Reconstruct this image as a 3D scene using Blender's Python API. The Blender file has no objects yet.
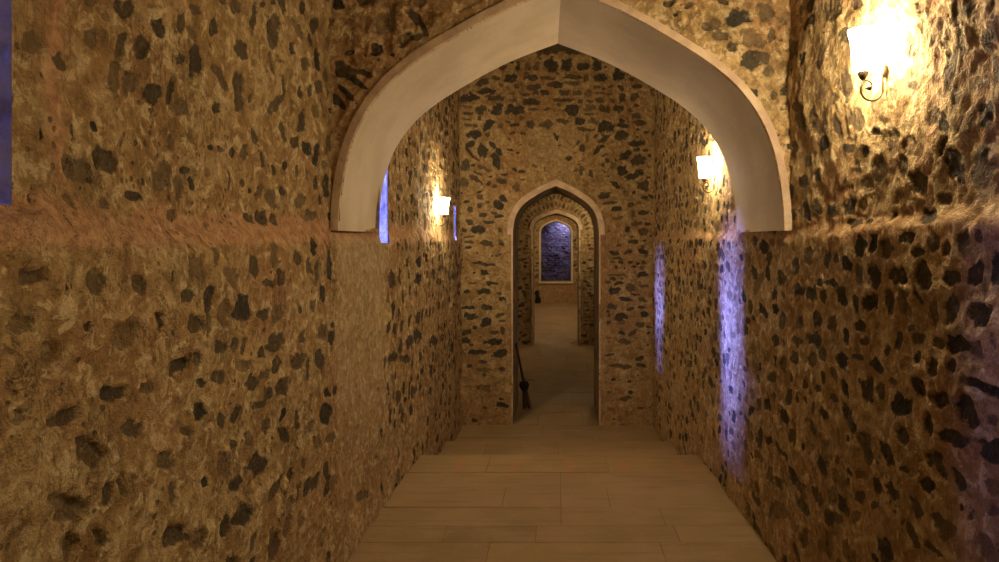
import bpy, bmesh, math
import numpy as np
from mathutils import Vector
C = bpy.context.scene.collection
F, VX, VY, EYE = 666.0, 556.0, 240.0, 1.6      # focal length and vanishing point of the photograph, eye height

# ------------------------------------------------------------------ noise
_T = {}
def vnoise(u, v, sc, seed):
    if seed not in _T: _T[seed] = np.random.RandomState(seed).rand(256, 256)
    t = _T[seed]; a = u/sc; b = v/sc
    ia = np.floor(a).astype(int); ib = np.floor(b).astype(int)
    fa = a-ia; fb = b-ib
    fa = fa*fa*(3-2*fa); fb = fb*fb*(3-2*fb)
    g = lambda i, j: t[(ia+i) & 255, (ib+j) & 255]
    return (g(0,0)*(1-fa)+g(1,0)*fa)*(1-fb)+(g(0,1)*(1-fa)+g(1,1)*fa)*fb-0.5
def fbm(u, v, sc, seed, n=4):
    r = 0; a = 1.0
    for k in range(n):
        r = r+a*vnoise(u+k*.37, v-k*.21, sc/2**k, seed+k); a *= .55
    return r
def sst(a, b, x):
    t = np.clip((x-a)/(b-a), 0, 1); return t*t*(3-2*t)

# ------------------------------------------------------------------ materials
class NT:
    def __init__(s, name):
        s.m = bpy.data.materials.new(name); s.m.use_nodes = True
        s.t = s.m.node_tree; s.n = s.t.nodes; s.l = s.t.links
        s.b = s.n['Principled BSDF']; s.out = s.n['Material Output']
        s.co = s.n.new('ShaderNodeTexCoord').outputs['Object']
    def put(s, sock, v):
        if hasattr(v, 'is_linked'): s.l.new(v, sock)
        elif isinstance(v, (tuple, list)): sock.default_value = (*v, 1) if len(v) == 3 and sock.type == 'RGBA' else v
        else: sock.default_value = v
    def noise(s, sc, det=4, rough=.55, co=None, dist=0):
        k = s.n.new('ShaderNodeTexNoise'); s.l.new(co or s.co, k.inputs['Vector'])
        k.inputs['Scale'].default_value = sc; k.inputs['Detail'].default_value = det
        k.inputs['Roughness'].default_value = rough; k.inputs['Distortion'].default_value = dist
        return k.outputs['Fac']
    def scaled(s, v):
        k = s.n.new('ShaderNodeVectorMath'); k.operation = 'MULTIPLY'
        s.l.new(s.co, k.inputs[0]); k.inputs[1].default_value = v; return k.outputs[0]
    def attr(s, a):
        k = s.n.new('ShaderNodeAttribute'); k.attribute_name = a; return k.outputs['Fac']
    def math(s, op, a, b=0.0, c=0.0):
        k = s.n.new('ShaderNodeMath'); k.operation = op
        for i, v in enumerate((a, b, c)): s.put(k.inputs[i], v)
        return k.outputs[0]
    def ramp(s, x, a, b):
        k = s.n.new('ShaderNodeMapRange'); k.interpolation_type = 'SMOOTHSTEP'
        s.put(k.inputs[0], x); k.inputs[1].default_value = a; k.inputs[2].default_value = b
        return k.outputs[0]
    def mix(s, f, a, b, mode='MIX'):
        k = s.n.new('ShaderNodeMix'); k.data_type = 'RGBA'; k.blend_type = mode
        s.put(k.inputs[0], f); s.put(k.inputs[6], a); s.put(k.inputs[7], b); return k.outputs[2]
    def bump(s, h, dist, strength=1.0, nrm=None):
        k = s.n.new('ShaderNodeBump'); s.put(k.inputs['Height'], h)
        k.inputs['Distance'].default_value = dist; k.inputs['Strength'].default_value = strength
        if nrm: s.l.new(nrm, k.inputs['Normal'])
        return k.outputs['Normal']
    def fin(s, col, rough=.9, nrm=None, spec=.25):
        s.put(s.b.inputs['Base Color'], col); s.put(s.b.inputs['Roughness'], rough)
        s.b.inputs['Specular IOR Level'].default_value = spec
        if nrm: s.l.new(nrm, s.b.inputs['Normal'])
        return s.m

def rubble_mat(name, gain=1.0, warm=(1, 1, 1), lumpy=1.0):
    g = lambda c: tuple(min(.9, x*gain*w) for x, w in zip(c, warm))
    n = NT(name)
    big = n.noise(1.7, 3); mid = n.noise(8, 5, .6, dist=.4); fine = n.noise(34, 5, .65); grit = n.noise(120, 3, .6)
    c = n.mix(n.ramp(mid, .38, .62), g((.36, .235, .115)), g((.56, .415, .235)))
    c = n.mix(n.ramp(big, .5, .68), c, g((.40, .24, .12)))
    c = n.mix(n.math('MULTIPLY', n.ramp(n.noise(14, 4, .6), .56, .7), .6), c, g((.66, .54, .36)))
    c = n.mix(n.math('MULTIPLY', n.ramp(n.noise(11, 4, .6, dist=.8), .55, .68), .45), c, g((.33, .2, .09)))
    c = n.mix(n.math('MULTIPLY', n.ramp(fine, .52, .36), .55), c, g((.22, .14, .07)))
    lump = n.noise(19, 6, .68, dist=.6)
    c = n.mix(n.math('MULTIPLY', n.ramp(lump, .52, .62), .72*lumpy), c, g((.76, .64, .43)))
    c = n.mix(n.math('MULTIPLY', n.ramp(lump, .46, .37), .6*lumpy), c, g((.24, .16, .08)))
    crk = n.noise(7, 7, .72, co=n.scaled((1, 1.3, .55)), dist=1.2)
    crk = n.math('ABSOLUTE', n.math('SUBTRACT', crk, .5))
    crk = n.math('MULTIPLY', n.ramp(crk, .016, .004), n.ramp(n.noise(4, 2), .45, .6))
    c = n.mix(n.math('MULTIPLY', crk, .55), c, g((.14, .09, .045)))
    c = n.mix(n.math('MULTIPLY', n.attr('tint'), .8), c, n.mix(n.ramp(fine, .35, .65), g((.46, .25, .15)), g((.74, .44, .29))))
    c = n.mix(n.math('MULTIPLY', n.attr('white'), .75), c, n.mix(n.ramp(lump, .4, .6), g((.46, .35, .21)), g((.60, .48, .32))))
    tone = n.attr('tone')
    sf = n.math('MULTIPLY_ADD', n.math('SUBTRACT', n.noise(45, 4, .6), .5), .7, n.attr('stone'))
    sm = n.math('MULTIPLY', n.ramp(sf, -.04, .20), n.math('MULTIPLY_ADD', tone, -.38, 1.0))
    sm = n.math('MULTIPLY', sm, n.math('MULTIPLY_ADD', n.ramp(n.noise(22, 4, .6), .58, .70), -.3, 1.0))
    sc = n.mix(tone, (.052, .046, .032), g((.24, .165, .09)))
    sc = n.mix(n.math('MULTIPLY', n.ramp(grit, .45, .7), .5), sc, n.mix(tone, (.115, .10, .07), g((.36, .26, .15))))
    sc = n.mix(n.math('MULTIPLY', n.ramp(fine, .55, .75), .35), sc, g((.38, .27, .15)))
    c = n.mix(sm, c, sc)
    # small dark chips between the stones
    vor = n.n.new('ShaderNodeTexVoronoi'); n.l.new(n.co, vor.inputs['Vector']); vor.inputs['Scale'].default_value = 30
    chip = n.math('MULTIPLY', n.ramp(n.math('MULTIPLY_ADD', fine, .35, vor.outputs['Distance']), .42, .34), n.ramp(n.noise(5, 3), .5, .6))
    chip = n.math('MULTIPLY', chip, n.math('SUBTRACT', 1.0, n.attr('white')))
    c = n.mix(n.math('MULTIPLY', chip, .6), c, (.08, .055, .03))
    n0 = n.bump(n.math('MULTIPLY_ADD', crk, -.5, lump), .02, .7)
    n1 = n.bump(n.math('MULTIPLY_ADD', fine, .7, n.math('MULTIPLY', mid, .8)), .02, .7, n0)
    n2 = n.bump(grit, .006, .8, n1)
    n3 = n.bump(chip, -.012, .7, n2)
    return n.fin(c, .92, n3, .2)

def plaster_mat():
    n = NT('arch_plaster')
    a = n.noise(3, 5); b = n.noise(60, 4)
    c = n.mix(n.ramp(a, .35, .65), (.56, .48, .34), (.65, .57, .42))
    c = n.mix(n.math('MULTIPLY', n.ramp(b, .45, .7), .15), c, (.4, .33, .24))
    return n.fin(c, .8, n.bump(n.math('MULTIPLY_ADD', b, .3, a), .012, .4), .25)
def edge_mat():
    n = NT('worn_edge_plaster')
    a = n.noise(9, 5); b = n.noise(70, 4)
    c = n.mix(n.ramp(a, .35, .65), (.50, .36, .25), (.66, .52, .36))
    return n.fin(c, .9, n.bump(n.math('MULTIPLY_ADD', b, .5, a), .02, .6), .2)
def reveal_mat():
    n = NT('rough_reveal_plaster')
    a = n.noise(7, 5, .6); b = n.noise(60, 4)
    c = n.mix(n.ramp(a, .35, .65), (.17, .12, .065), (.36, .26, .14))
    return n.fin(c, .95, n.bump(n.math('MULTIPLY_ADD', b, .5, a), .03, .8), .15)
def lime_mat():
    n = NT('limewashed_jamb')
    a = n.noise(12, 5, .6)
    c = n.mix(n.ramp(a, .35, .65), (.17, .15, .15), (.34, .31, .30))
    return n.fin(c, .9, n.bump(a, .02, .7), .15)
def slab_mat():
    n = NT('floor_slab_stone')
    a = n.noise(2.6, 5); b = n.noise(26, 5, .65); d = n.noise(9, 3, co=n.scaled((.25, 2.2, 1)))
    c = n.mix(n.attr('shade'), (.23, .155, .066), (.37, .255, .11))
    c = n.mix(n.math('MULTIPLY', n.ramp(a, .42, .62), .5), c, (.40, .27, .14))
    c = n.mix(n.math('MULTIPLY', n.ramp(d, .5, .7), .45), c, (.22, .16, .08))
    c = n.mix(n.math('MULTIPLY', n.ramp(b, .55, .75), .3), c, (.42, .33, .19))
    # reddish worn marks on the last landing slab
    sx = n.n.new('ShaderNodeSeparateXYZ'); n.l.new(n.co, sx.inputs[0])
    y = sx.outputs['Y']; band = n.math('MULTIPLY', n.ramp(y, 4.62, 4.74), n.ramp(y, 5.12, 5.02))
    spots = n.math('MULTIPLY', n.ramp(n.math('SINE', n.math('MULTIPLY', sx.outputs['X'], 15.5)), .72, .95), n.ramp(b, .42, .58))
    c = n.mix(n.math('MULTIPLY', n.math('MULTIPLY', band, spots), .75), c, (.46, .19, .09))
    return n.fin(c, n.math('MULTIPLY_ADD', b, .3, .6), n.bump(n.math('MULTIPLY_ADD', b, .6, a), .012, .6), .35)
def plain(name, col, rough=.8, metal=0, bs=40, bd=.003):
    n = NT(name); a = n.noise(bs, 4)
    c = n.mix(a, tuple(x*.75 for x in col), tuple(min(1, x*1.2) for x in col))
    n.b.inputs['Metallic'].default_value = metal
    return n.fin(c, rough, n.bump(a, bd, .6), .4)
def glow(name, col, st):
    n = NT(name); n.put(n.b.inputs['Base Color'], (.9, .88, .82))
    n.b.inputs['Roughness'].default_value = .4
    a = n.noise(6, 2)
    n.put(n.b.inputs['Emission Color'], n.mix(a, tuple(x*.95 for x in col), col))
    n.b.inputs['Emission Strength'].default_value = st
    return n.m

M_W = rubble_mat('rubble_masonry', 1.0, (.98, .98, .84))
M_B = rubble_mat('rubble_cross_wall', .84, (1.0, .98, .82), .45)
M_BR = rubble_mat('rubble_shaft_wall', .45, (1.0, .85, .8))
M_P = plaster_mat(); M_E = edge_mat(); M_R = reveal_mat(); M_L = lime_mat(); M_S = slab_mat()
M_MORT = plain('joint_dirt', (.2, .14, .07), .95)
M_IRON = plain('dark_bronze', (.07, .05, .03), .45, .8)
M_WOOD = plain('dark_wood', (.05, .03, .018), .7)
M_STRAW = plain('dark_bristle', (.09, .065, .035), .95)
M_CLOTH = plain('black_cloth', (.018, .014, .012), .95)
WARM = (1.0, .68, .33)
M_G = glow('lit_opal_glass', (1.0, .76, .46), 215)

# ------------------------------------------------------------------ object helpers
def link(o, parent=None):
    C.objects.link(o)
    if parent: o.parent = parent; o.matrix_parent_inverse = parent.matrix_world.inverted()
    return o
def raw(name, verts, faces, mat, parent=None, smooth=False, attrs=None):
    verts = np.asarray(verts, dtype=np.float32); faces = np.asarray(faces, dtype=np.int32)
    if parent is not None: verts = verts-np.array(parent.location, dtype=np.float32)
    me = bpy.data.meshes.new(name); nf, k = faces.shape
    me.vertices.add(len(verts)); me.vertices.foreach_set('co', verts.ravel())
    me.loops.add(nf*k); me.loops.foreach_set('vertex_index', faces.ravel())
    me.polygons.add(nf); me.polygons.foreach_set('loop_start', np.arange(nf, dtype=np.int32)*k)
    me.polygons.foreach_set('use_smooth', np.full(nf, smooth))
    me.update(calc_edges=True)
    if attrs:
        for a, v in attrs.items():
            at = me.attributes.new(a, 'FLOAT', 'POINT'); at.data.foreach_set('value', np.asarray(v, dtype=np.float32).ravel())
    me.materials.append(mat); me.validate()
    o = bpy.data.objects.new(name, me); C.objects.link(o)
    if parent is not None: o.parent = parent
    return o
def bmobj(name, bm, mat, parent=None, smooth=False):
    me = bpy.data.meshes.new(name); bm.normal_update(); bm.to_mesh(me); bm.free()
    me.materials.append(mat)
    if smooth: me.polygons.foreach_set('use_smooth', [True]*len(me.polygons))
    o = bpy.data.objects.new(name, me); C.objects.link(o)
    if parent is not None: o.parent = parent
    return o
def empty(name, loc):
    o = bpy.data.objects.new(name, None); o.location = loc; o.empty_display_size = .1; C.objects.link(o); return o
def struct(o): o['kind'] = 'structure'; return o
def tag(o, label, cat, group=None):
    o['label'] = label; o['category'] = cat
    if group: o['group'] = group
    return o

# ------------------------------------------------------------------ stones
# groups: (crop origin x, y, crop scale, [(x, y, width, height, clockwise tilt, tone 0 grey .. 1 brown)])
LEFT = [
(170,0,4.68,[(305,25,45,70,0,.3),(390,85,40,130,0,.2),(475,145,45,140,5,.3),(200,120,38,105,-5,.1),(118,275,62,130,0,.1),(335,235,50,80,-25,.2),(235,355,40,140,-30,.3),(318,425,42,190,0,.2),(552,230,30,70,0,.1),(615,292,50,50,0,.3),(675,285,28,100,0,0),(660,120,48,70,0,.2),(640,192,25,50,-20,.1),(590,140,35,100,-20,.5),(605,30,25,60,-10,.1),(432,22,20,30,0,.2),(475,12,30,30,0,.1),(460,300,25,110,-10,.4),(512,400,18,90,-5,.2),(485,490,45,100,35,.3),(590,437,20,60,0,.2),(637,425,18,60,5,.2),(212,510,42,60,0,.2),(115,50,40,50,-20,.4),(45,110,45,110,-10,.3),(100,150,30,80,-30,.5),(32,280,40,60,0,.2),(8,430,30,110,0,.1),(370,460,15,50,10,.3),(555,500,25,60,0,.5),(715,350,22,70,-10,.4),(60,510,70,80,0,.5)]),
(0,0,4.68,[(580,35,100,90,0,.15),(730,125,50,80,0,.1),(660,220,80,110,0,.2),(575,220,60,110,0,.3),(540,350,60,130,10,.5),(620,390,70,110,10,.5),(728,445,70,110,0,.1),(285,290,60,90,-40,.3),(150,205,90,110,10,.6),(430,180,70,90,0,.5),(490,170,30,60,0,.8),(490,85,40,40,0,.7),(430,10,50,50,0,.6)]),
(0,120,4.68,[(448,38,32,55,-20,0),(170,60,14,110,-8,0),(630,350,90,55,15,.1),(465,385,50,60,0,.5),(245,490,25,110,-5,.4),(122,350,14,110,10,.3),(685,290,14,50,-20,.2),(325,60,14,90,-5,.3),(585,100,20,50,20,.5),(300,380,30,80,-30,.6)]),
(170,120,4.68,[(292,152,42,55,0,0),(390,70,30,90,-15,.2),(570,105,40,60,-10,.2),(660,165,30,110,5,0),(515,50,20,100,-10,.3),(350,155,28,80,5,.4),(425,185,22,80,-5,.2),(518,332,34,60,-15,.1),(662,295,20,55,0,.1),(682,375,26,55,0,.1),(270,285,20,90,0,.3),(415,330,30,70,0,.5),(420,457,50,60,0,.1),(475,465,35,60,0,.2),(365,455,30,50,0,.3),(640,455,50,50,0,.5),(735,455,24,50,0,.1),(585,240,20,60,0,.5),(725,110,30,80,0,.4),(705,210,28,50,0,.5),(190,130,20,30,0,.1),(230,140,40,25,0,.3),(100,300,22,70,-20,.1),(50,320,40,110,0,.6),(345,295,18,40,0,.2),(375,330,12,30,20,0),(75,235,30,40,-30,.3),(600,380,40,60,0,.5),(20,440,40,50,0,.5)]),
(0,240,3.51,[(100,130,80,70,0,.45),(232,145,14,60,0,.1),(205,165,14,70,5,.2),(325,150,60,90,10,.4),(480,165,50,70,-25,.4),(430,325,120,90,0,.7),(280,310,35,40,0,.1),(380,540,100,45,5,.1),(548,280,18,60,-5,.2),(585,450,24,50,0,.3),(60,300,80,70,0,.8),(500,525,60,40,0,.6),(150,400,60,90,0,.8),(590,120,16,50,0,.3)]),
(170,240,3.51,[(300,90,36,70,0,.2),(440,65,28,50,0,.2),(487,95,28,60,0,.3),(560,85,20,115,0,0),(352,152,40,30,0,.2),(388,130,30,50,0,.2),(255,240,58,115,10,0),(50,190,70,50,-20,.2),(72,295,65,60,0,.2),(185,265,42,95,0,.6),(325,260,40,35,0,.2),(542,192,24,50,5,0),(505,232,26,40,0,.4),(380,362,60,50,20,.2),(328,393,28,38,5,.1),(180,378,50,40,0,.2),(225,370,24,60,0,.3),(377,437,30,55,25,.1),(445,425,40,50,0,.3),(475,450,24,80,5,.1),(522,418,28,60,0,.1),(20,440,50,50,0,.1),(78,418,45,50,10,.3),(100,500,40,36,0,.1),(170,480,50,45,0,.3),(295,500,45,50,20,.2),(397,520,34,70,0,.2),(350,540,40,50,0,.2),(550,535,20,30,0,0),(578,530,20,30,0,.1),(568,340,26,40,0,.1),(536,320,24,50,10,.4),(90,100,60,100,0,.7),(220,130,60,60,0,.7),(375,255,40,60,0,.6),(335,470,30,40,0,.5),(460,340,16,50,15,.4),(595,220,20,60,0,.3),(262,440,50,30,0,.7)]),
(0,400,3.47,[(195,65,120,45,-28,.3),(290,175,80,110,20,.4),(445,95,70,60,10,.3),(565,215,65,75,0,.3),(350,325,42,70,0,.3),(225,375,130,90,0,.6),(320,480,50,50,0,.4),(600,470,100,80,-20,.2),(640,110,40,40,0,.4),(220,510,40,110,10,.5),(440,300,12,70,0,.3),(400,290,24,80,-10,.5),(40,60,60,60,0,.7)]),
(190,400,3.47,[(25,40,50,55,0,0),(110,72,40,65,0,.2),(165,50,30,75,10,.1),(250,15,50,25,-20,.2),(272,88,30,60,0,.4),(328,120,26,50,-10,.1),(370,75,22,70,0,.1),(470,48,38,60,12,0),(165,152,30,36,0,.2),(238,222,50,85,30,.1),(165,290,60,40,-30,.1),(295,300,24,80,30,.3),(125,430,36,110,12,.1),(178,402,48,95,22,.05),(285,500,40,100,5,.3),(118,215,60,80,0,.6),(415,90,30,40,15,.5),(435,150,30,60,0,.5),(490,130,40,30,0,.4),(210,130,28,50,10,.5),(380,420,30,60,0,.6),(20,490,50,100,0,.5),(600,330,40,30,0,.5)]),
(330,230,3.3,[(293,105,18,28,0,0),(290,158,28,40,5,0),(205,165,30,50,10,.1),(230,155,12,45,5,.1),(338,145,12,30,0,.2),(383,135,14,25,0,.3),(210,265,12,50,0,.1),(290,290,16,40,5,.1),(262,300,12,40,8,.1),(165,330,14,30,0,.3),(195,325,14,40,0,.1),(217,330,12,40,0,.1),(290,350,34,45,0,.05),(262,372,20,45,5,.1),(235,385,12,45,10,.1),(345,368,26,36,0,.1),(210,418,34,40,10,.1),(248,424,26,26,0,.1),(182,440,14,60,5,.2),(160,530,14,50,5,.2),(230,545,24,40,0,.2),(10,315,18,24,0,.2),(5,365,14,30,0,.1),(15,530,16,40,0,.2)]),
]
RIGHT = [
(780,100,4.01,[(105,95,40,90,-15,.3),(48,130,32,50,0,.2),(155,80,26,90,-5,.2),(195,90,24,80,-10,.4),(315,75,45,110,-10,.4),(390,20,40,90,0,.5),(390,128,45,25,0,.3),(285,190,38,38,0,.1),(240,100,26,70,-15,.2),(80,195,30,50,0,.3),(130,245,30,40,0,.2),(167,300,28,50,-10,.3),(115,330,34,60,-5,.1),(128,448,30,70,-5,.1),(165,430,30,80,-5,.3),(218,450,45,60,0,.1),(290,425,45,80,10,.1),(405,285,60,90,0,.4),(355,335,45,70,0,.6),(460,165,45,110,0,.5),(650,100,42,60,0,.1),(610,60,40,70,10,.4),(815,60,60,110,10,.2),(655,185,24,80,15,.2),(695,255,75,110,-10,.05),(725,305,28,80,-5,.05),(800,220,55,90,20,.1),(800,310,80,110,20,.3),(570,340,50,80,0,.3),(315,490,60,30,0,.2),(375,490,40,24,0,.2),(320,270,24,50,-10,.4),(46,258,20,16,0,.3),(735,100,40,90,20,.6),(45,30,30,70,0,.3)]),
(860,0,4.68,[(415,320,60,170,12,.25),(400,400,40,60,0,.4),(445,450,40,90,0,.4),(475,200,45,120,-5,.6),(450,60,50,130,0,.45),(505,40,55,110,-5,.4),(350,150,120,140,0,.85),(575,200,40,90,-10,.2),(600,160,40,90,-20,.2),(580,520,60,90,10,.05),(240,393,36,40,0,.2),(155,430,40,70,-5,.3),(620,330,30,130,-5,.3),(270,30,60,60,0,.4),(545,380,40,60,0,.8),(80,490,50,80,0,.5),(385,540,30,40,0,.3),(72,82,24,24,0,.5)]),
(780,0,2.34,[(40,115,24,50,0,.3),(10,130,18,40,0,.3),(130,25,36,60,25,.4),(160,200,20,70,-5,.35),(105,130,14,60,10,.3),(180,275,26,60,-10,.4),(60,270,28,70,-10,.35),(185,5,30,30,0,.3),(92,285,20,50,-5,.4),(15,190,16,40,0,.4)]),
(740,220,3.857,[(640,70,60,45,0,.1),(575,110,50,80,0,.3),(745,85,45,60,0,.3),(860,80,40,90,10,.2),(690,130,50,40,-20,.2),(330,150,26,60,-5,.1),(365,150,26,50,-10,.1),(412,172,34,65,-10,.05),(260,140,40,60,0,.3),(205,175,30,60,0,.2),(460,210,36,80,0,.3),(525,215,48,90,0,.05),(612,215,76,72,0,.03),(712,215,66,90,-10,.15),(815,218,75,60,0,.1),(900,205,48,90,-5,.05),(985,185,55,115,0,0),(272,285,40,75,-5,.05),(225,275,40,50,-20,.1),(322,290,26,65,0,.2),(388,290,42,90,0,.05),(450,320,26,70,0,.15),(510,318,62,80,0,0),(575,320,30,95,-8,.1),(635,315,50,90,0,.4),(690,305,24,65,-30,.2),(755,355,45,90,5,.4),(822,355,55,120,0,.1),(935,360,95,100,10,.15),(292,385,36,60,0,.1),(225,395,30,50,0,.2),(355,395,40,60,0,.3),(462,408,40,40,0,.1),(160,390,24,50,0,.3),(350,240,50,24,15,.1),(305,235,24,30,0,.1),(985,60,30,50,0,.2),(660,415,30,30,0,.3),(800,110,50,50,0,.3)]),
(740,330,3.857,[(280,40,50,65,-10,.05),(215,45,50,30,25,.2),(410,25,26,60,-10,.1),(475,45,40,36,0,.2),(612,45,28,75,0,.1),(685,30,45,45,10,.3),(568,80,24,50,15,.2),(845,60,75,70,-10,.05),(770,45,50,40,0,.3),(915,80,60,80,0,.5),(212,105,26,50,-5,.2),(280,115,36,55,-10,.35),(317,95,28,50,-10,.2),(392,115,62,42,35,0),(452,108,30,26,0,.2),(525,145,70,42,40,.05),(688,105,26,50,0,.05),(755,140,50,60,-10,.2),(828,140,40,50,0,.3),(945,215,150,56,28,0),(360,170,30,60,-10,.4),(320,185,18,50,-5,.2),(405,225,26,70,-8,.05),(457,195,20,30,-10,.2),(487,230,36,100,-5,.1),(538,240,34,70,0,.2),(590,205,34,30,0,.3),(697,218,75,45,25,0),(622,292,82,80,0,0),(787,268,50,85,-30,.1),(875,295,65,95,-10,.05),(900,350,34,90,0,.05),(742,362,42,100,0,.05),(830,415,110,60,25,.1),(965,450,90,50,0,0),(190,260,22,70,0,.2),(222,260,14,36,0,.2),(252,210,16,40,0,.3),(252,270,14,30,0,.3),(300,230,24,36,-30,.2),(325,320,28,60,-28,.1),(415,335,34,110,-18,.15),(355,262,24,44,-30,.2),(278,370,20,60,-15,.3),(285,300,16,50,0,.4),(75,285,26,45,0,.3),(475,430,36,70,-10,.3),(975,350,40,50,0,.5),(375,410,14,60,0,.5),(200,180,14,40,0,.4)]),
(740,440,3.857,[(490,40,44,100,-18,.2),(568,55,34,90,-28,.05),(640,115,50,32,25,.1),(755,80,60,70,-20,.15),(780,110,30,100,-15,.2),(970,50,110,66,20,0),(852,150,38,90,-18,.1),(722,178,42,55,0,0),(462,132,36,36,0,.5),(458,220,40,50,0,.2),(522,170,30,70,-25,.05),(585,200,42,95,-28,.1),(510,248,28,36,0,.3),(410,163,16,30,0,.2),(438,298,34,50,0,.5),(680,260,36,90,-24,.2),(765,310,32,60,-20,.2),(800,350,60,70,-20,.4),(665,375,32,110,-18,.2),(745,425,95,24,42,.15),(895,295,36,36,0,.2),(852,258,18,30,0,.1),(115,130,24,60,0,.4),(370,75,24,40,0,.4),(975,180,60,60,0,.6),(985,270,50,40,0,.4),(250,380,30,80,0,.5),(140,270,80,50,0,.6),(330,400,60,80,0,.7)]),
]
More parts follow.
